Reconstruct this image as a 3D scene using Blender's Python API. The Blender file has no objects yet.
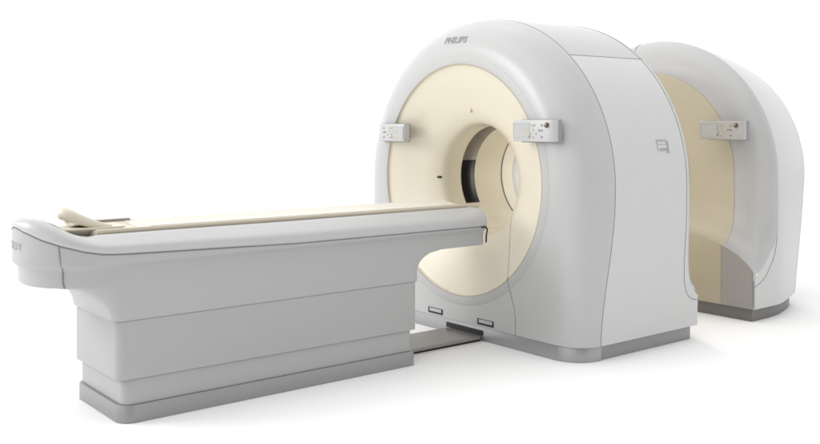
import bpy, bmesh, math
from mathutils import Vector, Matrix, Euler

SC = bpy.context.scene
COL = SC.collection
pi = math.pi
R = math.radians

# ------------------------------------------------------------------ materials
def mat(name, col, rough=.4, metal=0., spec=.5, noise=.02, scale=9., bump=0., bscale=400., coat=0., emit=None):
    m = bpy.data.materials.new(name); m.use_nodes = True
    nt = m.node_tree; b = nt.nodes['Principled BSDF']
    b.inputs['Roughness'].default_value = rough
    b.inputs['Metallic'].default_value = metal
    b.inputs['Specular IOR Level'].default_value = spec
    b.inputs['Coat Weight'].default_value = coat
    b.inputs['Coat Roughness'].default_value = .25
    tc = nt.nodes.new('ShaderNodeTexCoord')
    n = nt.nodes.new('ShaderNodeTexNoise'); n.inputs['Scale'].default_value = scale
    n.inputs['Detail'].default_value = 4
    nt.links.new(tc.outputs['Object'], n.inputs['Vector'])
    mx = nt.nodes.new('ShaderNodeMix'); mx.data_type = 'RGBA'
    mx.inputs[6].default_value = [max(0, c*(1-noise)) for c in col]+[1]
    mx.inputs[7].default_value = [min(1, c*(1+noise)) for c in col]+[1]
    nt.links.new(n.outputs['Fac'], mx.inputs[0])
    nt.links.new(mx.outputs[2], b.inputs['Base Color'])
    if bump:
        n2 = nt.nodes.new('ShaderNodeTexNoise'); n2.inputs['Scale'].default_value = bscale
        nt.links.new(tc.outputs['Object'], n2.inputs['Vector'])
        bp = nt.nodes.new('ShaderNodeBump'); bp.inputs['Strength'].default_value = bump
        bp.inputs['Distance'].default_value = .001
        nt.links.new(n2.outputs['Fac'], bp.inputs['Height'])
        nt.links.new(bp.outputs['Normal'], b.inputs['Normal'])
    if emit:
        b.inputs['Emission Color'].default_value = list(emit[:3])+[1]
        b.inputs['Emission Strength'].default_value = emit[3]
    return m

M = {}
M['shell'] = mat('satin_white_shell', (.455,.4545,.452), .34, coat=.25, bump=.06, bscale=700)
M['bezel'] = mat('bezel_white', (.438,.4375,.435), .4)
M['panel'] = mat('side_panel_white', (.545, .545, .542), .36, coat=.2, bump=.06, bscale=700)
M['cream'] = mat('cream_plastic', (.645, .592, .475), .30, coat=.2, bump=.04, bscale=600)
M['cream2'] = mat('cream_plastic_shaded', (.50, .445, .34), .4, bump=.04, bscale=600)  # cream darkened to hold the shade between the two scanners
M['pale'] = mat('pale_cream_liner', (.74,.71,.62), .25)
M['pad'] = mat('pale_cream_pad', (.68,.65,.575), .5, bump=.15, bscale=300)
M['beige'] = mat('beige_carbon_shell', (.62, .56, .45), .42)
M['holder'] = mat('cream_holder_plastic', (0.654, 0.602, 0.499), .42)
M['table'] = mat('table_white', (.395,.3945,.393), .42, bump=.06, bscale=700)
M['skirt'] = mat('skirt_grey_white', (.378,.377,.375), .5, bump=.08, bscale=600)
M['plinth'] = mat('brushed_plinth', (0.289, 0.289, 0.293), .38, metal=.35, noise=.05, scale=30)
M['plinthm'] = mat('polished_plinth', (.36,.363,.37), .34, metal=.5, noise=.04, scale=20)
M['plinthd'] = mat('dark_plinth', (.175,.168,.162), .45, metal=.2)
M['seam'] = mat('shadow_gap', (.22, .22, .225), .7)
M['seamt'] = mat('tan_gap', (.42, .34, .22), .6)
M['dark'] = mat('black_recess', (.012, .012, .014), .6)
M['band'] = mat('smoked_window', (.014, .013, .014), .4, spec=.06, noise=.5, scale=22)
M['bandt'] = mat('tan_window_reflection', (.16,.14,.115), .45, noise=.25, scale=18)
M['grey'] = mat('grey_liner', (0.425, 0.442, 0.476), .4)
M['ctrl'] = mat('control_box_white', (.49,.49,.488), .32)
M['ctrlr'] = mat('control_box_grey', (0.432, 0.415, 0.398), .32)
M['screen'] = mat('display_glass', (.44,.443,.445), .15, noise=.05, scale=60)
M['mount'] = mat('mount_shadow_grey', (.27, .27, .275), .5)  # grey paints the shadow gap behind each control box
M['digit'] = mat('pale_digits', (.50, .48, .42), .4)
M['btg'] = mat('button_grey', (.2, .2, .22), .4)
M['bty'] = mat('button_amber', (.50, .40, .23), .4)
M['knob'] = mat('brown_knob', (.12, .085, .045), .3, metal=.4)
M['logo'] = mat('grey_lettering', (.27, .27, .28), .5)
M['logol'] = mat('embossed_lettering', (.42,.42,.425), .5)
M['steel'] = mat('floor_steel', (0.357, 0.34, 0.327), .33, metal=.6, noise=.12, scale=6)
M['floor'] = mat('white_sweep', (.93, .93, .93), .9, spec=.1, noise=.004)

# ------------------------------------------------------------------ helpers
def rootloc(p):
    v = Vector((0, 0, 0))
    while p is not None:
        v += Vector(p.location); p = p.parent
    return v

def mesh(name, V, F, m, parent=None, smooth=True, angle=None):
    me = bpy.data.meshes.new(name)
    o0 = rootloc(parent)
    me.from_pydata([tuple(Vector(v)-o0) for v in V], [], F)
    bm = bmesh.new(); bm.from_mesh(me)
    bmesh.ops.remove_doubles(bm, verts=bm.verts, dist=1e-5)
    bmesh.ops.dissolve_degenerate(bm, edges=bm.edges, dist=1e-6)
    bmesh.ops.recalc_face_normals(bm, faces=bm.faces)
    bm.to_mesh(me); bm.free()
    me.materials.append(m)
    if smooth:
        me.polygons.foreach_set('use_smooth', [True]*len(me.polygons))
        if angle: me.set_sharp_from_angle(angle=R(angle))
    me.update()
    o = bpy.data.objects.new(name, me); COL.objects.link(o)
    if parent: o.parent = parent
    return o

def grid(rows, cu=False, cv=False):
    """rows: list of equal length point lists"""
    n = len(rows[0]); V = [p for r in rows for p in r]; F = []
    nr = len(rows)
    for i in range(nr if cv else nr-1):
        for j in range(n if cu else n-1):
            a = i*n+j; b = i*n+(j+1) % n
            c = ((i+1) % nr)*n+(j+1) % n; d = ((i+1) % nr)*n+j
            F.append((a, b, c, d))
    return V, F

def join(*parts):
    V = []; F = []
    for v, f in parts:
        k = len(V); V += list(v); F += [tuple(i+k for i in q) for q in f]
    return V, F

def box(x0, x1, y0, y1, z0, z1, bev=.004, seg=2):
    bm = bmesh.new()
    bmesh.ops.create_cube(bm, size=1)
    for v in bm.verts:
        v.co = Vector(((x0+x1)/2+v.co.x*(x1-x0), (y0+y1)/2+v.co.y*(y1-y0), (z0+z1)/2+v.co.z*(z1-z0)))
    if bev: bmesh.ops.bevel(bm, geom=bm.edges[:], offset=bev, segments=seg, profile=.5, affect='EDGES')
    V = [tuple(v.co) for v in bm.verts]; bm.verts.ensure_lookup_table()
    F = [tuple(v.index for v in f.verts) for f in bm.faces]
    bm.free(); return V, F

def tube(path, r, n=8, closed=False):
    pts = [Vector(p) for p in path]; rows = []
    N = len(pts)
    for i, p in enumerate(pts):
        a = pts[(i-1) % N] if (closed or i > 0) else p
        b = pts[(i+1) % N] if (closed or i < N-1) else p
        t = (b-a).normalized()
        ref = Vector((0, 0, 1)) if abs(t.z) < .9 else Vector((1, 0, 0))
        u = t.cross(ref).normalized(); w = t.cross(u)
        rows.append([tuple(p+u*r*math.cos(2*pi*k/n)+w*r*math.sin(2*pi*k/n)) for k in range(n)])
    return grid(rows, cu=True, cv=closed)

def lathe(prof, y0, z0, a0=0, a1=2*pi, n=128):
    full = abs(a1-a0-2*pi) < 1e-6
    rows = []
    for k in range(n if full else n+1):
        a = a0+(a1-a0)*k/n
        rows.append([(x, y0+r*math.cos(a), z0+r*math.sin(a)) for x, r in prof])
    return grid(rows, cv=full)

def prism(poly, z0, z1, bev=.004):
    bm = bmesh.new()
    lo = [bm.verts.new((x, y, z0)) for x, y in poly]; hi = [bm.verts.new((x, y, z1)) for x, y in poly]
    n = len(poly)
    bm.faces.new(lo); top = bm.faces.new(hi)
    for i in range(n): bm.faces.new((lo[i], lo[(i+1) % n], hi[(i+1) % n], hi[i]))
    bmesh.ops.recalc_face_normals(bm, faces=bm.faces)
    if bev: bmesh.ops.bevel(bm, geom=[e for e in top.edges], offset=bev, segments=2, profile=.5, affect='EDGES')
    bm.verts.index_update()
    V = [tuple(v.co) for v in bm.verts]; F = [tuple(v.index for v in f.verts) for f in bm.faces]
    bm.free(); return V, F

def thing(name, label, cat, loc, group=None):
    o = bpy.data.objects.new(name, None); COL.objects.link(o)
    o.location = loc; o.empty_display_size = .1
    o['label'] = label; o['category'] = cat
    if group: o['group'] = group
    return o

def ss(x):
    x = max(0., min(1., x)); return x*x*(3-2*x)
def lerp(a, b, t): return a+(b-a)*t

CY = .12; CZ = 1.0; AX = 1.01       # scanner centre line

# outline of a scanner section: bottom-near -> over the top -> bottom-far
def half(z, Rr, hb, zb=.088):
    return lerp(hb, Rr, math.sin(ss((z-zb)/(CZ-zb))*pi/2)) if z < CZ else Rr
SIDEZ = [.088, .12, .16, .2, .24, .28, .32, .36, .40, .45, .5, .56, .62, .7, .78, .86, .93]
SPLIT = math.asin(.80/1.07)         # polar angle where the top cover meets the side panel (z 1.80)
ANG = [SPLIT*k/26 for k in range(27)]+[lerp(SPLIT, pi/2, k/16) for k in range(1, 17)]
def outline(Rr, hb, d=0.):
    P = [(CY-half(z, Rr, hb)+d, z) for z in SIDEZ]
    P += [(CY-(Rr-d)*math.cos(a), CZ+(Rr-d)*math.sin(a)) for a in ANG]
    Q = [(2*CY-y, z) for y, z in reversed(P[:-1])]
    return P+Q
NS = len(SIDEZ); ISPLIT = NS+26; NT = len(outline(1, 1))
JSPLIT = NT-1-ISPLIT

# height field of a scanner end with a projecting foot, measured outwards
def Tfoot(y):
    s = abs(y-CY)
    return .28+.32*max(0., 1-(s/1.03)**2.6)**.55
def protr(y, z, Rr, hb, P, H, D0, W0):
    T = Tfoot(y)
    f = P if z <= T+1e-6 else (P-P*math.sqrt(max(0, 1-(1-min(1, (z-T)/H))**2)))
    k = ss((z-T-.01)/.30)
    D = lerp(.012, D0, k); W = lerp(.015, W0, k)
    d = (Rr-math.hypot(y-CY, z-CZ)) if z > CZ else half(z, Rr, hb)-abs(y-CY)
    d = max(0., d)
    b = D*(1-math.sqrt(max(0, 1-(1-min(1, d/W))**2)))
    return f-b

def end_face(Xw, sg, Rr, hb, P, H, D0, W0, hole=.386):
    """returns (V,F) of the wall with foot, plus cream/other split by |y-CY|<.75"""
    us = [math.sin(pi/2*(-1+2*i/120)) for i in range(121)]
    # columns exactly on the cream edge
    ue = .75/Rr
    for s in (-1, 1):
        k = min(range(121), key=lambda i: abs(us[i]-s*ue)); us[k] = s*ue
    rows = []; cream = []
    for u in us:
        yt = CY+u*Rr
        T = Tfoot(yt); zt = CZ+math.sqrt(max(0, Rr*Rr-(u*Rr)**2))
        T = min(T, .98)
        zs = [lerp(.088, T, k/6) for k in range(7)]
        zs += [T+.0008]+[T+H*(k/16)**2 for k in range(1, 17)]
        zl = T+H
        zs += [zl+(zt-zl)*math.sin(pi/2*k/60) for k in range(1, 61)]
        col = []
        for z in zs:
            y = CY+u*half(z, Rr, hb)
            col.append((Xw+sg*protr(y, z, Rr, hb, P, H, D0, W0), y, z))
        rows.append(col)
    V, F = grid(rows)
    A = []; B = []
    n = len(rows[0])
    for f in F:
        c = [V[i] for i in f]
        y = sum(p[1] for p in c)/4; z = sum(p[2] for p in c)/4
        if math.hypot(y-CY, z-AX) < (hole if sg > 0 else .356): continue
        dy = abs(y-CY)
        B.append(f)
    # cream inset: an arch standing 2.5 mm proud of the wall, following the foot
    Ra = .755; rows2 = []
    for i in range(73):
        y = CY-Ra*math.cos(pi*i/72)
        T = Tfoot(y); za = AX+math.sqrt(max(0, Ra*Ra-(y-CY)**2))
        zs = [lerp(.090, T, k/5) for k in range(6)]+[T+.0008]+[T+H*(k/14)**2 for k in range(1, 15)]
        zl = T+H; zs += [zl+(za-zl)*math.sin(pi/2*k/40) for k in range(1, 41)]
        rows2.append([(Xw+sg*(protr(y, z, Rr, hb, P, H, D0, W0)+.0025), y, z) for z in zs])
    V2, F2 = grid(rows2)
    A = [f for f in F2 if math.hypot(sum(V2[i][1] for i in f)/4-CY, sum(V2[i][2] for i in f)/4-AX) > (.386 if sg > 0 else .356)]
    return V, V2, A, B

def edgeX(z, Xw, sg, Rr, hb, P, H, D0, W0):
    return Xw+sg*protr(CY-half(z, Rr, hb) if z < CZ else CY-Rr, z if z < CZ else CZ, Rr, hb, P, H, D0, W0)

def text_mesh(body, height, width, depth=.003, shear=.12, bold=.012):
    cu = bpy.data.curves.new('lettering_source', 'FONT'); cu.body = body
    cu.size = 1; cu.extrude = .0; cu.offset = bold; cu.shear = shear; cu.space_character = 1.02
    cu.align_x = 'CENTER'
    o = bpy.data.objects.new('lettering_source', cu); COL.objects.link(o)
    bpy.context.view_layer.update()
    me = bpy.data.meshes.new_from_object(o)
    bpy.data.objects.remove(o); bpy.data.curves.remove(cu)
    bm = bmesh.new(); bm.from_mesh(me)
    bmesh.ops.triangulate(bm, faces=bm.faces)
    xs = [v.co.x for v in bm.verts]; ys = [v.co.y for v in bm.verts]
    w = max(xs)-min(xs); h = max(ys)-min(ys); cx = (max(xs)+min(xs))/2; y0 = min(ys)
    V = [((v.co.x-cx)/w*width, (v.co.y-y0)/h*height) for v in bm.verts]
    F = [tuple(v.index for v in f.verts) for f in bm.faces]
    bm.free(); bpy.data.meshes.remove(me)
    return V, F

def text_on(name, body, height, width, mapf, m, parent, depth=.002, **k):
    V, F = text_mesh(body, height, width, **k)
    o = mesh(name, [mapf(u, v) for u, v in V], F, m, parent, smooth=False)
    md = o.modifiers.new('thickness', 'SOLIDIFY'); md.thickness = depth; md.offset = 0
    return o

# ------------------------------------------------------------------ control box
def control_box(parent, xf, y0, y1, z0, z1, knob_right, m, thick=.05):
    """front at x = xf facing -X; y0 > y1 (y1 is nearer the camera)"""
    s = 1 if knob_right else -1
    yo = y1 if knob_right else y0        # outer end (carries knob)
    # body: rounded plan in XY extruded in Z
    r = .05
    ya, yb = (y0, y1) if knob_right else (y1, y0)   # ya inner end, yb outer end
    sy = 1 if ya > yb else -1
    poly = []
    poly.append((xf+thick, ya)); poly.append((xf+.012, ya)); poly.append((xf+.003, ya-sy*.004)); poly.append((xf, ya-sy*.012))
    for k in range(9):
        a = pi/2*k/8
        poly.append((xf+.03-.03*math.cos(a), yb+sy*(.045-.045*math.sin(a))))
    poly.append((xf+thick, yb))
    bm = bmesh.new()
    lo = [bm.verts.new((x, y, z0)) for x, y in poly]; hi = [bm.verts.new((x, y, z1)) for x, y in poly]
    n = len(poly); f0 = bm.faces.new(lo); f1 = bm.faces.new(hi)
    for i in range(n): bm.faces.new((lo[i], lo[(i+1) % n], hi[(i+1) % n], hi[i]))
    bmesh.ops.recalc_face_normals(bm, faces=bm.faces)
    bmesh.ops.bevel(bm, geom=list(set(f0.edges[:]+f1.edges[:])), offset=.006, segments=3, profile=.5, affect='EDGES')
    bm.verts.index_update()
    V = [tuple(v.co) for v in bm.verts]; F = [tuple(v.index for v in f.verts) for f in bm.faces]; bm.free()
    cb = mesh('control_box', V, F, m, parent, True, 35)
    # mounting plate behind, slightly larger at the outer end
    a, b = sorted((ya-sy*.02, yb-sy*.008))
    mesh('mounting_plate', *box(xf+thick, xf+thick+.026, a, b, z0-.006, z1+.004, .008, 3), M['mount'], cb, True, 35)
    H = z1-z0; L = abs(y0-y1)
    def at(u, v): return ya-sy*u*L, z0+v*H        # u from inner end to outer end
    # display
    yA, zA = at(.04, .13); yB, zB = at(.43, .84)
    a, b = sorted((yA, yB))
    fr = join(box(xf-.0035, xf+.002, a-.004, b+.004, zA-.004, zA, .001, 1), box(xf-.0035, xf+.002, a-.004, b+.004, zB, zB+.004, .001, 1),
              box(xf-.0035, xf+.002, a-.004, a, zA+.0002, zB-.0002, .001, 1), box(xf-.0035, xf+.002, b, b+.004, zA+.0002, zB-.0002, .001, 1))
    scr = mesh('display', *box(xf-.0015, xf+.002, a, b, zA, zB, 0), M['screen'], cb, False)
    mesh('display_frame', *fr, m, scr, False)
    dg = []
    for k in range(3):
        y, z = at(.26+.055*k, .56); dg.append(box(xf-.0028, xf-.0012, y-.005, y+.005, z-.007, z+.007, 0))
    for k in range(5):
        y, z = at(.10+.07*k, .27+.02*(k % 2)); dg.append(box(xf-.0028, xf-.0012, y-.006, y+.006, z-.008, z+.008, 0))
    for d_ in dg: mesh('digit', *d_, M['digit'], scr, False)
    def button(u, v, w, h, mm):
        y, z = at(u, v)
        mesh('button', *box(xf-.004, xf+.002, y-w*.8, y+w*.8, z-h*.8, z+h*.8, .0015, 2), mm, cb, True, 35)
    button(.50, .76, .009, .006, M['bty']); button(.555, .76, .009, .006, M['bty'])
    for du, dv in ((0, .16), (0, -.20), (-.062, -.02), (.062, -.02)):
        button(.53+du, .40+dv, .0065, .006, M['bty'])
    button(.44, .24, .006, .006, M['btg'])
    for u, v in ((.74, .76), (.68, .52), (.74, .52), (.74, .22)): button(u, v, .0065, .0065, M['btg'])
    # knob near the outer end
    if not knob_right: return cb
    y, z = at(.865, .77)
    prof = [(xf+.004, 0.016), (xf-.005, .016), (xf-.010, .0135), (xf-.012, .009), (xf-.012, .0001)]
    V, F = lathe(prof, y, z, n=24)
    mesh('knob', V, F, M['knob'], cb, True, 40)
    mesh('knob_marker', *box(xf-.0145, xf-.011, y-.002, y+.003, z-.002, z+.013, 0), M['digit'], cb, False)
    return cb

# ================================================================== FRONT SCANNER
g1 = thing('scanner_gantry', 'large white ring scanner with a glowing cream funnel opening, nearest the patient table', 'medical scanner', (.55, CY, 0), 'two ring scanner housings in a row')
RF, HBF = 1.07, 1.047
def Df(z): return lerp(.185, .285, ss((z-.088)/.9))
def Wf(z): return lerp(.20, .236, ss((z-.088)/.9))
K = 28
O0 = outline(RF, HBF)
rows = []
for k in range(K+1):
    q = 1-math.cos(pi/2*k/K)          # 0..1 inset fraction
    row = []
    for i, (y, z) in enumerate(O0):
        W = Wf(z); D = Df(z); d = q*W
        if z <= CZ: yy = y+d if y < CY else y-d; zz = z
        else:
            a = math.atan2(z-CZ, y-CY); yy = CY+(RF-d)*math.cos(a); zz = CZ+(RF-d)*math.sin(a)
        x = D*(1-(1-(1-q)**2.15)**(1/2.15))
        row.append((x, yy, zz))
    rows.append(row)
nose = grid(rows)
inner = rows[-1]
# flat plate between the nose and the bezel circle
bot = [(0., lerp(inner[-1][1], inner[0][1], k/40), .088) for k in range(1, 40)]
cont = inner+bot
circ = [(0., CY+.812*math.cos(math.atan2(z-AX, y-CY)), AX+.812*math.sin(math.atan2(z-AX, y-CY))) for x, y, z in cont]
# keep the circle inside the contour
pl = []
for (x, y, z), (x2, y2, z2) in zip(cont, circ):
    pl.append((x, y, z))
mid = [tuple(lerp(a, b, .5) for a, b in zip(p, q)) for p, q in zip(cont, circ)]
plate = grid([cont, mid, circ], cu=True)
fc = mesh('front_cover', *join(nose, plate), M['shell'], g1)
# bezel and funnel
mesh('bezel_ring', *lathe([(.000, .8125), (-.0012, .8115), (-.0020, .808), (-.0022, .78), (-.002, .762), (-.001, .7545), (.004, .7535)], CY, AX, n=160), M['bezel'], fc, True)
FP = [(.0025, .752), (.010, .746), (.018, .735), (.045, .66), (.085, .56), (.125, .465), (.16, .405), (.195, .369), (.24, .355), (.29, .351), (.340, .350)]
# smooth the profile (Catmull-Rom)
def cr(P, n=5):
    out = []
    for i in range(len(P)-1):
        p0 = P[max(0, i-1)]; p1 = P[i]; p2 = P[i+1]; p3 = P[min(len(P)-1, i+2)]
        for k in range(n):
            t = k/n
            out.append(tuple(.5*(2*p1[j]+(-p0[j]+p2[j])*t+(2*p0[j]-5*p1[j]+4*p2[j]-p3[j])*t*t+(-p0[j]+3*p1[j]-3*p2[j]+p3[j])*t**3) for j in range(len(p1))))
    return out+[P[-1]]
FPS = cr(FP)
def Xfun(rho):
    for (x0, r0), (x1, r1) in zip(FPS, FPS[1:]):
        if r1 <= rho <= r0: return lerp(x0, x1, (r0-rho)/max(1e-9, r0-r1))
    return 0
fun = mesh('funnel', *lathe(FPS, CY, AX, n=160), M['cream'], g1)
mesh('trim_line', *tube([(0.000, CY+.7528*math.cos(2*pi*k/160), AX+.7528*math.sin(2*pi*k/160)) for k in range(160)], .0022, 6, True), M['seamt'], fun)
# bore
bore = mesh('bore', *lathe([(.340, .350), (.345, .352), (.5, .352), (.735, .352)], CY, AX, n=160), M['cream'], g1)
mesh('bore_seam', *tube([(.741, CY+.353*math.cos(2*pi*k/160), AX+.353*math.sin(2*pi*k/160)) for k in range(160)], .0055, 8, True), M['seam'], bore)
mesh('bore_liner', *lathe([(.746, .352), (.853, .352)], CY, AX, n=160), M['pale'], bore)  # paler than the bore: the glow past the seam is in the colour
mesh('rear_liner', *lathe([(.8535, .3515), (1.0, .3515), (1.015, .356), (1.036, .372), (1.046, .40), (1.040, .425)], CY, AX, n=160), M['grey'], bore)
# detector window band: tan upper part paints a reflection, smoked below, on the far side of the bore
a_lo, a_mid, a_hi = R(-33), R(18), R(104)
mesh('window_band', *lathe([(.346, .3505), (.348, .3475), (.470, .3475), (.472, .3505)], CY, AX, a_lo, a_mid, 40), M['band'], bore)
mesh('window_band', *lathe([(.346, .3505), (.348, .3475), (.470, .3475), (.472, .3505)], CY, AX, a_mid, a_hi, 60), M['bandt'], bore)
# radial seam in the funnel and down the cover
def onfun(deg, rho, off=.0):
    a = R(deg); return (Xfun(rho)-off, CY+rho*math.cos(a), AX+rho*math.sin(a))
pth = [onfun(-150+23*((r_-.41)/.34)**.55, r_) for r_ in [.41+.34*k/20 for k in range(21)]]
mesh('funnel_seam', *tube(pth, .0022, 6), M['seamt'], fun)
mesh('cover_seam', *tube([(-.002, -.345, .425), (-.002, -.36, .37), (-.001, -.375, .335), (0, -.385, .30), (0, -.405, .25), (0, -.413, .18), (0, -.414, .09)], .0021, 6), M['seam'], fc)
# positioning marks in the funnel
x, y, z = onfun(-1, .392); mesh('laser_window', *box(x-.006, x+.02, y-.018, y+.018, z-.007, z+.007, .003, 2), M['dark'], fun, True, 40)
x, y, z = onfun(88, .456)
mesh('laser_window', *join(lathe([(x+.02, .016), (x-.008, .016), (x-.012, .012), (x-.012, .0001)], y, z, n=20)), M['beige'], fun, True, 40)
x, y, z = onfun(-12, .372); mesh('fastener', *lathe([(x+.01, .006), (x-.004, .006), (x-.005, .0001)], CY+.372*math.cos(R(-32)), AX+.372*math.sin(R(-32)), n=12), M['knob'], fun, True, 40)

# side and top panels
Xw1, P1, H1, DD1, WW1 = 1.03, .105, .24, .03, .05
def XB(z): return edgeX(z, Xw1, 1, RF, HBF, P1, H1, DD1, WW1)
def sheet(i0, i1, O, xa, xb, n=14, shrink=None):
    rows = []
    for i in range(i0, i1+1):
        y, z = O[i]; A = xa(z); B = xb(z)
        rows.append([(lerp(A, B, k/n), y, z) for k in range(n+1)])
    return grid(rows)
xa = lambda z: Df(z)
sp = mesh('side_panel', *sheet(0, ISPLIT, O0, xa, XB), M['panel'], g1)
sp2 = mesh('side_panel', *sheet(JSPLIT, NT-1, O0, xa, XB), M['panel'], g1)
tp = mesh('top_panel', *sheet(ISPLIT, JSPLIT, O0, xa, XB), M['shell'], g1)
def seam_along(O, idx, xf, r=.003, off=.0):
    return tube([(xf(O[i][0], O[i][1]), O[i][0], O[i][1]) for i in idx], r, 6)
mesh('panel_seam', *seam_along(O0, range(NT), lambda y, z: Df(z), .0022), M['seam'], fc)
mesh('panel_seam', *tube([(lerp(Df(1.8), XB(1.8), k/10), O0[ISPLIT][0], O0[ISPLIT][1]) for k in range(11)], .0022, 6), M['seam'], sp)
mesh('panel_seam', *tube([(lerp(Df(1.8), XB(1.8), k/10), O0[JSPLIT][0], O0[JSPLIT][1]) for k in range(11)], .0022, 6), M['seam'], sp2)
# rear seam with the swing out to the foot
def s2(z):
    pts = [(.088, None), (.25, 1.125), (.262, 1.06), (.29, 1.015), (.33, .99), (.40, .972), (.5, .965), (.6, .968), (.75, .978), (1.0, .98)]
    if z >= 1.0: return .98
    for (za, xa_), (zb, xb_) in zip(pts[1:], pts[2:]):
        if za <= z <= zb: return lerp(xa_, xb_, (z-za)/(zb-za))
    return None
zz = [.25+.012*k for k in range(30)]+[.62, .7, .8, .9]
path = [(s2(z), CY-half(z, RF, HBF)-.000, z) for z in zz]+[(.98, y, z) for y, z in O0[NS:NT-NS]]+[(s2(z), CY+half(z, RF, HBF), z) for z in reversed(zz)]
V, VC, A, B = end_face(Xw1, 1, RF, HBF, P1, H1, DD1, WW1)
rc = mesh('rear_cover', *((lambda q: q)((V, B))), M['shell'], g1, True, 50)
def only(V, F):
    used = sorted({i for f in F for i in f}); mp = {j: i for i, j in enumerate(used)}
    return [V[i] for i in used], [tuple(mp[i] for i in f) for f in F]
mesh('rear_inset', *only(VC, A), M['cream'], g1, True, 50)
rc.data = rc.data
mesh('panel_seam', *tube(path, .0024, 6), M['seam'], rc)
# floor face to close the underside
def underside(O, xa_, xb_, z):
    n = len(O)
def bottom(y0, y1, x0, x1, z): return [(x0, y0, z), (x1, y0, z), (x1, y1, z), (x0, y1, z)], [(0, 1, 2, 3)]
# plinth
def rounded_front(x0, x1, yh, r, n=10):
    P = []
    P.append((x1, CY-yh))
    for k in range(n+1):
        a = pi/2*k/n; P.append((x0+r-r*math.sin(a), CY-yh+r-r*math.cos(a)))
    for k in range(n+1):
        a = pi/2*(1-k/n); P.append((x0+r-r*math.sin(a), CY+yh-r+r*math.cos(a)))
    P.append((x1, CY+yh))
    return P
pz = .0865
up_ = rounded_front(.02, 1.1, 1.0, .22, 12)
mesh('underside', [(x, y, .0895) for x, y in up_], [tuple(range(len(up_)))], M['seam'], g1, False)
mesh('front_plinth', *prism(rounded_front(.002, .205, 1.032, .185, 14), 0.002, pz, .003), M['plinthm'], g1, True, 30)
mesh('side_plinth', *box(.2065, 1.085, CY-1.022, CY+1.022, .002, pz, .002, 1), M['plinth'], g1, True, 30)
# vents low on the cover
for yv in (.34, -.148):
    vt = mesh('floor_vent', *box(-.0025, .002, yv-.074, yv+.074, .101, .139, 0), M['dark'], g1, False)
    mesh('vent_grille', *box(-.0055, -.0027, yv-.064, yv+.058, .114, .136, .001, 1), M['bezel'], vt, True, 30)
# cable slot above the floor plate
mesh('rail_slot', *box(-.006, .0, -.12, .225, .034, .066, 0), M['dark'], g1, False)
# control boxes
control_box(g1, -.075, -.462, -.788, 1.272, 1.400, True, M['ctrl'])
control_box(g1, -.075, .895, .590, 1.252, 1.372, False, M['ctrl'])
# maker's lettering on the nose
def Xcover(y, z):
    rho = math.hypot(y-CY, z-CZ); d = RF-rho; W = .236; q = max(0, min(1, d/W))
    return .285*(1-(1-(1-q)**2.15)**(1/2.15))
def logomap(u, v):
    a = R(90)-R(2.0)+0  # centred slightly to the far side
    th = R(87.8)-u/.935
    rr = .912+v
    y = CY+rr*math.cos(th+R(0)); z = CZ+rr*math.sin(th)
    y = .157-u*math.cos(R(-2)); z = .905+CZ+v-abs(u)*0+u*(-.02)
    return (Xcover(y, z)-.0025, y, z)
text_on('lettering', 'PHILIPS', .042, .222, logomap, M['logo'], fc, .002, bold=.022)
# small recessed label on the near side panel, recess shadow painted as grey strips
def onside(x, z): return CY-half(z, RF, HBF) if z < CZ else CY-math.sqrt(RF*RF-(z-CZ)**2)
lab = []
def sidequad(x0, x1, z0, z1, off):
    n = 4; rows = []
    for i in range(n+1):
        z = lerp(z0, z1, i/n); rows.append([(x, onside(x, z)-off, z) for x in (x0, x1)])
    return grid(rows)
M['lab'] = mat('label_shadow_grey', (.34, .34, .345), .5)
lp = mesh('side_label', *sidequad(.716, .806, 1.208, 1.274, .003), M['panel'], sp, False)
mesh('label_shadow', *join(sidequad(.712, .812, 1.269, 1.276, .005), sidequad(.808, .822, 1.196, 1.2685, .005)), M['lab'], lp, False)
sm = [sidequad(.726+.020*k, .734+.020*k, 1.246, 1.252, .006) for k in range(4)]
sm += [sidequad(.734+.019*k, .742+.019*k, 1.212, 1.226, .006) for k in range(4)]
for q_ in sm: mesh('label_mark', *q_, M['logo'], lp, False)

# ================================================================== REAR SCANNER
g2 = thing('scanner_gantry', 'second white ring scanner standing behind the first, shaded cream inset and curved foot', 'medical scanner', (2.3, CY, 0), 'two ring scanner housings in a row')
RR, HBR = 1.022, 1.012
Xw2, P2, H2, DD2, WW2 = 2.0, .16, .26, .13, .27
V, VC, A, B = end_face(Xw2, -1, RR, HBR, P2, H2, DD2, WW2)
fr = mesh('front_cover', *only(V, B), M['shell'], g2, True, 50)
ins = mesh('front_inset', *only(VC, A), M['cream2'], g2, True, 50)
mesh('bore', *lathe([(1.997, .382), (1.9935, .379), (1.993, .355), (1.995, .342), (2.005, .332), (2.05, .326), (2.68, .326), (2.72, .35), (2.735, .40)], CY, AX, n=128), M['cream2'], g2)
def XA2(z): return edgeX(z, Xw2, -1, RR, HBR, P2, H2, DD2, WW2)
XE = 2.72
def foot_sheet(y0, y1, n, m, nm):  # sheets over the foot face, toned darker than the cover and inset
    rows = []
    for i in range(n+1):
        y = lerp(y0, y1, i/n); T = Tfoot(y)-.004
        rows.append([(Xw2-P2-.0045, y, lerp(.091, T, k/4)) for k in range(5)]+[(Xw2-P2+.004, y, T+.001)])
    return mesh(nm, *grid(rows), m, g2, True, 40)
M['foot_sheet'] = mat('taupe_foot_face', (.315, .30, .285), .5)
M['foot_sheetc'] = mat('beige_foot_face', (.43, .38, .285), .5)
foot_sheet(CY-.752, CY+.752, 60, M['foot_sheetc'], 'foot_face')
foot_sheet(CY-1.0, CY-.757, 24, M['foot_sheet'], 'foot_face'); foot_sheet(CY+.757, CY+1.0, 24, M['foot_sheet'], 'foot_face')
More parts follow.
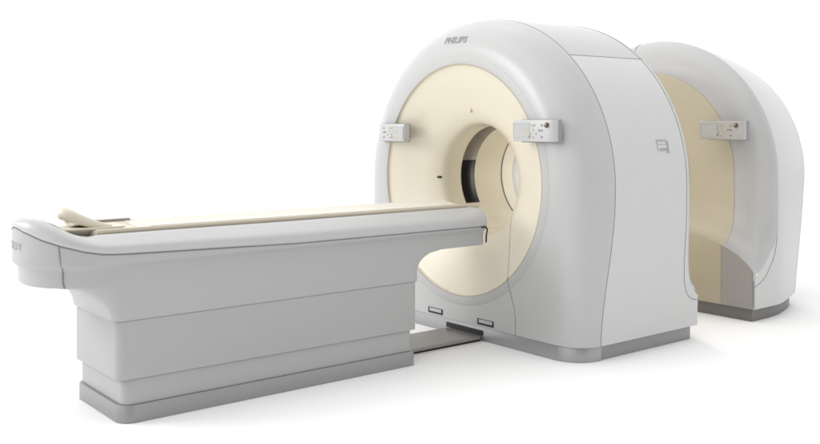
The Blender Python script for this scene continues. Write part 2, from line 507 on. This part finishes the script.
def taper(x):
    t = max(0, (x-2.10)/(XE-2.10)); return 1-.115*t**1.35
NB = 20
def lean(x, z): return .075*max(0, min(1, (x-2.2)/.46))*max(0, 1-z)**1.2 if z < 1 else 0
O2 = outline(RR, HBR)
rows = []
for i, (y, z) in enumerate(O2):
    a = XA2(z); row = []
    for k in range(NB+1):
        x = lerp(a, XE-.06, k/NB); s = taper(x); sb = s-lean(x, z)
        row.append((x, CY+(y-CY)*sb, z if z < CZ else CZ+(z-CZ)*s))
    for k in range(1, 9):           # rounded back edge
        q = pi/2*k/8; x = XE-.06+.06*math.sin(q); s = taper(XE-.06)-.06*(1-math.cos(q)); sb = s-lean(XE-.06, z)
        row.append((x, CY+(y-CY)*sb, z if z < CZ else CZ+(z-CZ)*s))
    for s2_ in (.8, .6, .42):
        row.append((XE+.001, CY+(y-CY)*s2_, max(.088, CZ+(z-CZ)*s2_) if z > CZ else lerp(z, CZ, 1-s2_)))
    rows.append(row)
mesh('body_shell', *grid(rows), M['panel'], g2, True, 60)
# seams
def s3(z):
    pts = [(.245, 1.842), (.252, 1.87), (.275, 1.93), (.31, 1.985), (.348, 2.02), (.40, 2.062), (.45, 2.09), (.515, 2.112), (.6, 2.126), (.70, 2.13), (1.0, 2.13)]
    if z >= 1: return 2.13
    for (za, xa_), (zb, xb_) in zip(pts, pts[1:]):
        if za <= z <= zb: return lerp(xa_, xb_, (z-za)/(zb-za))
zz = [.245, .252, .262, .275, .29, .31, .33, .348, .375, .4, .425, .45, .48, .515, .55, .6, .7, .8, .9]
def side2(z, x): return half(z, RR, HBR)*taper(x)
path = [(s3(z), CY-side2(z, s3(z))-.0005, z) for z in zz]+[(2.13, CY+(y-CY)*taper(2.13), CZ+(z-CZ)*taper(2.13)) for y, z in O2[NS:NT-NS]]+[(s3(z), CY+side2(z, s3(z)), z) for z in reversed(zz)]
mesh('panel_seam', *tube(path, .0019, 6), M['seam'], fr)
# split line over the top of the front cover
yt = CY+.17; pts = []
for k in range(24):
    zt = CZ+math.sqrt(RR*RR-.17**2); z = lerp(1.80, zt, math.sin(pi/2*k/23))
    pts.append((Xw2-protr(yt, z, RR, HBR, P2, H2, DD2, WW2)-.0, yt, z))
mesh('cover_seam', *tube(pts, .0034, 6), M['seam'], fr)
# edge between the cream inset and the cover
pe = []
for k in range(61):
    a = pi*k/60; y = CY-.765*math.cos(a); z = AX+.765*math.sin(a)
# plinth
def ring2(inset):
    P = [(1.852+inset*0, CY-.985), ]
    return P
pp = [(1.853, CY-.988), (2.05, CY-.984), (2.25, CY-.960), (2.45, CY-.900), (2.60, CY-.838), (2.64, CY-.81), (2.65, CY-.77)]
pp = pp+[(x, 2*CY-y) for x, y in reversed(pp)]
mesh('plinth', *prism(pp, .002, .0865, .002), M['plinthd'], g2, True, 30)
mesh('underside', [(1.87, CY-.95, .0895), (2.2, CY-.92, .0895), (2.6, CY-.78, .0895), (2.6, CY+.78, .0895), (2.2, CY+.92, .0895), (1.87, CY+.95, .0895)], [(0, 1, 2, 3, 4, 5)], M['seam'], g2, False)
# small step joint at the near foot
mesh('foot_seam', *tube([(1.8385, CY-1.008, .10), (1.8385, CY-1.008, .285)], .003, 6), M['seam'], fr)
control_box(g2, 1.80, -.476, -.823, 1.262, 1.392, True, M['ctrlr'], .06)
mesh('bracket', *box(1.9, 1.997, -.72, -.55, 1.29, 1.36, .01, 2), M['seam'], g2, True, 35)

# ================================================================== PATIENT TABLE
TB = thing('patient_table', 'long white patient table with stepped skirts and cream bed, reaching into the front scanner', 'patient table', (-1.5, -.02, 0))
TY = -.012
def plan(XL, XR, hw, rl, rr, n=40, ns=30):
    """closed outline, starts near-right, runs left along the near side, round the head end, back along the far side"""
    P = []
    rl = min(rl, hw); rr = min(rr, hw)
    for k in range(ns): P.append((lerp(XR-rr, XL+rl, k/ns), TY-hw))
    for k in range(n+1):
        a = pi/2*k/n; P.append((XL+rl-rl*math.sin(a), TY-hw+rl-rl*math.cos(a)))
    for k in range(1, 4): P.append((XL, lerp(TY-hw+rl, TY+hw-rl, k/4)))
    for k in range(n+1):
        a = pi/2*(1-k/n); P.append((XL+rl-rl*math.sin(a), TY+hw-rl+rl*math.cos(a)))
    for k in range(1, ns): P.append((lerp(XL+rl, XR-rr, k/ns), TY+hw))
    for k in range(9):
        a = pi/2*k/8; P.append((XR-rr+rr*math.sin(a), TY+hw-rr+rr*math.cos(a)))
    for k in range(1, 4): P.append((XR, lerp(TY+hw-rr, TY-hw+rr, k/4)))
    for k in range(8):
        a = pi/2*(1-k/8); P.append((XR-rr+rr*math.sin(a), TY-hw+rr-rr*math.cos(a)))
    return P
HW = .326; XH = -2.815; XRR = -.145
# rim heights as function of x along the head (symmetric on both sides)
def interp(T, x):
    if x <= T[0][0]: return T[0][1]
    for (a, fa), (b, fb) in zip(T, T[1:]):
        if x <= b: return lerp(fa, fb, ss((x-a)/(b-a))*.0+(x-a)/(b-a))
    return T[-1][1]
TLOW = [(-2.815, .906), (-2.804, .892), (-2.757, .861), (-2.692, .834), (-2.601, .807), (-2.53, .793), (-2.45, .786), (-2.26, .781), (-1.5, .761), (-.15, .757)]
TTOP = [(-2.815, .951), (-2.80, .951), (-2.77, .942), (-2.73, .922), (-2.668, .895), (-2.583, .874), (-2.47, .872), (-2.24, .872), (-1.467, .868), (-.13, .868)]
levels = []
def lev(z, XL, XR, hw, rl, rr, dz=None): levels.append([(x, y, z) for x, y in plan(XL, XR, hw, rl, rr)])
ins = .029
NU = 12
lev(.4745, -2.462, -.676, HW-ins-.002, .055, .03)
for k in range(0, NU+1):
    u = k/NU; z = .478+.165*u
    c = 1-math.sqrt(max(0, 1-u*u))
    XL = -2.462-.306*c; rl = .055+.222*c
    ur = max(0, (z-.53)/.113); c2 = 1-math.sqrt(max(0, 1-min(1, ur)**2))
    XR = -.672+.19*c2
    lev(z, XL, XR, HW-ins, rl, .03)
lev(.6435, -2.776, -.16, HW-ins, .283, .03)
lev(.648, -2.783, -.152, HW-ins, .288, .034)
lev(.656, -2.788, -.15, HW-ins, .293, .035)
lev(.675, -2.790, -.15, HW-ins, .293, .04)
lev(.716, -2.790, -.15, HW-ins, .293, .04)
lev(.724, -2.792, -.149, HW-ins+.003, .294, .04)
lev(.738, -2.809, -.146, HW-.008, .310, .045)
lev(.746, -2.815, -.145, HW-.001, .316, .045)
top = [(x, y, interp(TLOW, x)) for x, y in plan(-2.815, -.145, HW, .326, .045)]
levels.append([(x, y, lerp(.746, z, .5)) for x, y, z in top]); levels.append(top)
V, F = grid(levels, cu=True)
V2 = list(V); n = len(levels[0])
F.append(tuple(reversed(range(n))))
ub = mesh('table_body', V, F, M['table'], TB, True, 42)
# head cap seam
def headpt(X, z, side=-1, extra=0):
    rl = .326; cx = XH+rl
    d = HW if X > cx else math.sqrt(max(0, rl*rl-(cx-X)**2))
    return (X, TY+side*(d+extra), z)
sm = []
for X, z, e in [(-2.70, .838, 0), (-2.697, .80, 0), (-2.694, .768, 0), (-2.692, .748, 0), (-2.686, .738, -.004), (-2.680, .728, -.024), (-2.678, .712, -.0295), (-2.678, .68, -.0295), (-2.676, .657, -.0295), (-2.67, .646, -.034)]:
    sm.append(headpt(X, z, -1, e))
mesh('cap_seam', *tube(sm, .0038, 6), M['seam'], ub)
mesh('cap_seam', *tube([(x, 2*TY-y, z) for x, y, z in sm], .0038, 6), M['seam'], ub)
# lettering round the head cap
def capmap(u, v):
    a = R(193)-(-u)/.326    # u to the right runs towards the near side
    a = R(175)+u/.326
    return (XH+.326+.3275*math.cos(a), TY+.3275*math.sin(a), .806+v)
text_on('lettering', 'PHILIPS', .036, .19, capmap, M['logol'], ub, .002, bold=.02)
# rim
sec = [(.004, 0, .0), (.0005, 0, .02), (-.004, .08, 0), (-.006, .25, 0), (-.005, .42, 0), (.0, .60, 0), (.010, .76, 0), (.024, .87, 0), (.045, .935, 0), (.08, .98, 0), (.104, 1.0, 0), (.115, .985, 0), (.121, .93, 0), (.124, .6, 0), (.125, .0, 0)]
RFL = [(-.006, .25), (-.005, .36), (0, .44), (.010, .53), (.024, .61), (.045, .72), (.08, .88), (.104, 1.0)]
RHD = [(-.005, .42), (0, .62), (.010, .80), (.024, .93), (.038, 1.0), (.055, .96), (.08, .76), (.104, .58), (.115, .5), (.121, .42)]
rows = []
for k_, (off, f, _) in enumerate(sec):
    P = plan(XH+off, XRR-off*.45, HW-off, .326-off, max(.012, .05-off*.2))
    Pb = plan(XH, XRR, HW, .326, .045)
    row = []
    for (x, y), (xb, yb) in zip(P, Pb):
        zl = interp(TLOW, xb)+.003; zt = interp(TTOP, xb)
        kk = ss((-2.50-xb)/.25); ke = ss((xb+.30)/.15); fflat = interp(RFL, off)
        row.append((x, y, lerp(zl, zt, lerp((f if k_ < 4 or off > .11 else lerp(fflat, f, ke)), (f if k_ < 4 or off > .123 else interp(RHD, off)), kk))))
    rows.append(row)
rim = mesh('rim', *grid(rows, cu=True), M['shell'], TB, True, 60)
tray = plan(XH+.124, XRR-.068, HW-.124, .326-.124, .02)
mesh('tray', [(x, y, .842) for x, y in tray], [tuple(range(len(tray)))], M['bezel'], TB, False)
mesh('rim_seam', *tube([(x, y, interp(TLOW, x)+.0) for x, y in plan(XH-.0, XRR+.0, HW, .326, .045)], .0028, 6, True), M['seam'], rim)
# end cap joint at the scanner end
pe = plan(XH, XRR-.002, HW-.0, .326, .045)
mesh('end_seam', *tube([(-.215, TY-HW-.001, .755), (-.185, TY-HW-.002, .754), (-.168, TY-HW+.001, .748), (-.156, TY-HW+.008, .735), (-.1465, TY-HW+.026, .70), (-.1455, TY-HW+.030, .655)], .005, 8), M['dark'], ub)
# skirts
def block(z0, z1, XL, XR, hw, r, r2, bev=.004):
    L = []
    for z, i in ((z0, 0.), (z1-.006, 0.), (z1-.001, .002), (z1, .006)):
        L.append([(x, y, z) for x, y in plan(XL+i, XR-i, hw-i, r, r2, 10, 12)])
    V, F = grid(L, cu=True); n = len(L[0])
    F.append(tuple(reversed(range(n)))); F.append(tuple(range(3*n, 4*n)))
    return V, F
mesh('middle_skirt', *block(.202, .4735, -2.447, -.690, HW-.031, .055, .02), M['skirt'], TB, True, 40)
mesh('lower_skirt', *block(.084, .200, -2.418, -.722, HW-.038, .050, .02), M['skirt'], TB, True, 40)
mesh('plinth', *block(.002, .0825, -2.436, -.705, HW-.024, .075, .02), M['plinth'], TB, True, 40)
# bracket at the scanner end
mesh('end_bracket', *prism([(-.148, .05), (-.148, .27), (-.05, .20), (-.035, .15), (-.05, .08)], .69, .745, .004), M['beige'], TB, True, 35)

# bed (moving pallet) with concave top
PX0, PX1 = -2.50, -.09
def bed_rows(dz=0., ya=-.19, yb=.17, top_only=False, x0=PX0, x1=PX1, lift=0.):
    rows = []
    N = 60
    for i in range(N+1):
        x = lerp(x0, x1, i/N)
        sl = -.0035*(x+2.0)
        row = []
        if not top_only:
            row += [(x, ya+.03, .846+sl), (x, ya+.004, .866+sl), (x, ya, .871+sl), (x, ya, .884+sl), (x, ya+.003, .888+sl), (x, ya+.008, .889+sl)]
        for k in range(13):
            t = k/12; y = lerp(ya+.01, yb-.01, t); row.append((x, y, .889+sl-.020*math.sin(pi*t)**.8+lift))
        if not top_only:
            row += [(x, yb-.008, .889+sl), (x, yb-.003, .888+sl), (x, yb, .884+sl), (x, yb, .871+sl), (x, yb-.004, .866+sl), (x, yb-.03, .846+sl)]
        rows.append(row)
    return rows
rows = bed_rows()
V, F = grid(rows, cu=True); n = len(rows[0])
F.append(tuple(range(n))); F.append(tuple(reversed(range(len(V)-n, len(V)))))
bed = mesh('bed', V, F, M['beige'], TB, True, 40)
mesh('bed_pad', *grid(bed_rows(top_only=True, x0=-2.235, x1=-.095, lift=.0012)), M['pad'], bed)
# far side accessory rail seen as a brown strip
mesh('side_strip', *box(-2.40, -2.20, .150, .185, .889, .899, .004, 2), mat('brown_grey_strip', (.30, .265, .23), .5), TB, True, 35)

# ================================================================== HEAD HOLDER
HH = thing('head_holder', 'cream plastic head holder with arched cradle on the free end of the patient table', 'head holder', (-2.52, TY, .87))
# wedge shaped base plate
bp_top = [(-2.645, .07), (-2.665, .0), (-2.66, -.07), (-2.63, -.105), (-2.52, -.115), (-2.42, -.105), (-2.335, -.10), (-2.325, -.06), (-2.325, .05), (-2.42, .07), (-2.52, .085), (-2.60, .085)]
rows = []
for z, s, dx in ((.850, .50, -.01), (.856, .62, -.01), (.884, .98, 0), (.890, 1.0, 0), (.893, .98, 0)):
    rows.append([(-2.5+(x+2.5)*lerp(1, s, .8)+dx, TY+y*s, z) for x, y in bp_top])
V, F = grid(rows, cu=True); n = len(bp_top)
F.append(tuple(reversed(range(n)))); F.append(tuple(range(4*n, 5*n)))
mesh('base_plate', V, F, M['holder'], HH, True, 25)
# arched cradle: a tilted hoop, broad at the crown, running down to two feet
rows = []
NN = 48
for i in range(NN+1):
    t = -1+2*i/NN
    ang = t*pi*.5; ca = max(0, math.cos(ang))
    c = Vector((-2.400-.200*ca**.8, TY+.088*math.sin(ang), .888+.072*ca**1.15))
    w = .016+.014*ca; h = .010+.009*ca
    sd = Vector((-ca, math.sin(ang)*.8, .35*ca)).normalized()
    tn = Vector((0, 1, 0)) if ca > .999 else Vector((.2*math.sin(ang), .088*ca, -.075*math.sin(ang))).normalized()
    up = sd.cross(tn).normalized()
    if up.z < 0: up = -up
    rows.append([tuple(c+sd*h*math.cos(2*pi*k/14)+up*w*math.sin(2*pi*k/14)) for k in range(14)])
V, F = grid(rows, cu=True)
F.append(tuple(range(14))); F.append(tuple(reversed(range(len(V)-14, len(V)))))
mesh('cradle', V, F, M['holder'], HH, True, 60)
rows = []
for i in range(13):
    x = lerp(-2.57, -2.43, i/12)
    rows.append([(x, TY+.075*math.sin(a), .918-.020*math.cos(a)-.006*i/12) for a in [lerp(-1.3, 1.3, k/12) for k in range(13)]])
V, F = grid(rows)
hs = mesh('head_rest', V, F, M['pale'], HH, True)
md = hs.modifiers.new('thickness', 'SOLIDIFY'); md.thickness = .006

# ================================================================== FLOOR PLATE
fp = thing('floor_rail', 'flat brushed steel guide plate on the floor joining the table base to the front scanner', 'guide rail', (-.36, .04, 0))
mesh('plate', *box(-.700, -.010, -.115, .215, .012, .032, .002, 1), M['steel'], fp, True, 30)
mesh('plate_edge', *box(-.700, -.012, -.113, .213, .001, .0115, 0), M['dark'], fp, False)

# ================================================================== FLOOR
fl = mesh('floor', [(-30, -30, 0), (40, -30, 0), (40, 40, 0), (-30, 40, 0)], [(0, 1, 2, 3)], M['floor'], None, False)
fl['kind'] = 'structure'

# ================================================================== LIGHT
w = bpy.data.worlds.new('World'); SC.world = w; w.use_nodes = True
nt = w.node_tree; bg = nt.nodes['Background']
tc = nt.nodes.new('ShaderNodeTexCoord')
def dot(v):
    d = nt.nodes.new('ShaderNodeVectorMath'); d.operation = 'DOT_PRODUCT'
    nt.links.new(tc.outputs['Generated'], d.inputs[0]); d.inputs[1].default_value = v
    return d.outputs['Value']
def mr(src, a, b, c, d):
    m = nt.nodes.new('ShaderNodeMapRange'); m.interpolation_type = 'SMOOTHSTEP'
    nt.links.new(src, m.inputs[0])
    for i, v in enumerate((a, b, c, d)): m.inputs[i+1].default_value = v
    return m.outputs[0]
def mth(op, a, b):
    m = nt.nodes.new('ShaderNodeMath'); m.operation = op
    for i, s in enumerate((a, b)):
        if isinstance(s, (int, float)): m.inputs[i].default_value = s
        else: nt.links.new(s, m.inputs[i])
    return m.outputs[0]
# unseen light added as tuned lobes: back, left, overhead, right; dim behind the camera
BACK = mr(dot((.62, .78, 0)), -.1, .45, .0, 1.04)
LEFT = mr(dot((-.90, .35, .25)), -.1, .9, .0, 1.0)
UP = mr(dot((0, 0, 1)), .1, .9, .0, .62)
RIGHT = mr(dot((.66, -.60, .45)), .25, .95, .0, .8)
tot = mth('ADD', mth('MAXIMUM', mth('MAXIMUM', BACK, RIGHT), mth('MAXIMUM', LEFT, UP)), .03)
nt.links.new(tot, bg.inputs['Strength'])
bg.inputs['Color'].default_value = (1, 1, 1, 1)

def area(name, loc, target, size, power, col=(1, 1, 1)):
    l = bpy.data.lights.new(name, 'AREA'); l.shape = 'RECTANGLE'; l.size = size[0]; l.size_y = size[1]
    l.energy = power; l.color = col
    o = bpy.data.objects.new(name, l); COL.objects.link(o); o.location = loc
    o.rotation_euler = (Vector(target)-Vector(loc)).to_track_quat('-Z', 'Y').to_euler()
    return o
area('softbox_overhead', (-.5, 0, 6.5), (0, 0, 0), (7, 7), 90)
area('softbox_left', (-6.5, 3.5, 3.5), (0, 0, 1.0), (3, 3), 150)

area('bore_fill', (1.75, CY, AX), (0, CY, AX), (.45, .45), 8, (1, .95, .84))  # added fill, hidden between the scanners, to make the front bore glow

# ================================================================== CAMERA
cam = bpy.data.cameras.new('camera'); co = bpy.data.objects.new('camera', cam); COL.objects.link(co)
co.location = (-4.12, -4.54, 1.4)
th = math.atan2(1190, 951)
co.rotation_euler = (pi/2, 0, th-pi/2)
cam.sensor_width = 36; cam.lens = 951/820*36
cam.shift_x = 0; cam.shift_y = -102/820
cam.clip_end = 200; cam.clip_start = .05
SC.camera = co
SC.render.resolution_x = 1024; SC.render.resolution_y = 554
SC.view_settings.view_transform = 'Standard'; SC.view_settings.look = 'None'
SC.view_settings.exposure = .40; SC.view_settings.gamma = 1
SC.cycles.max_bounces = 10; SC.cycles.diffuse_bounces = 6
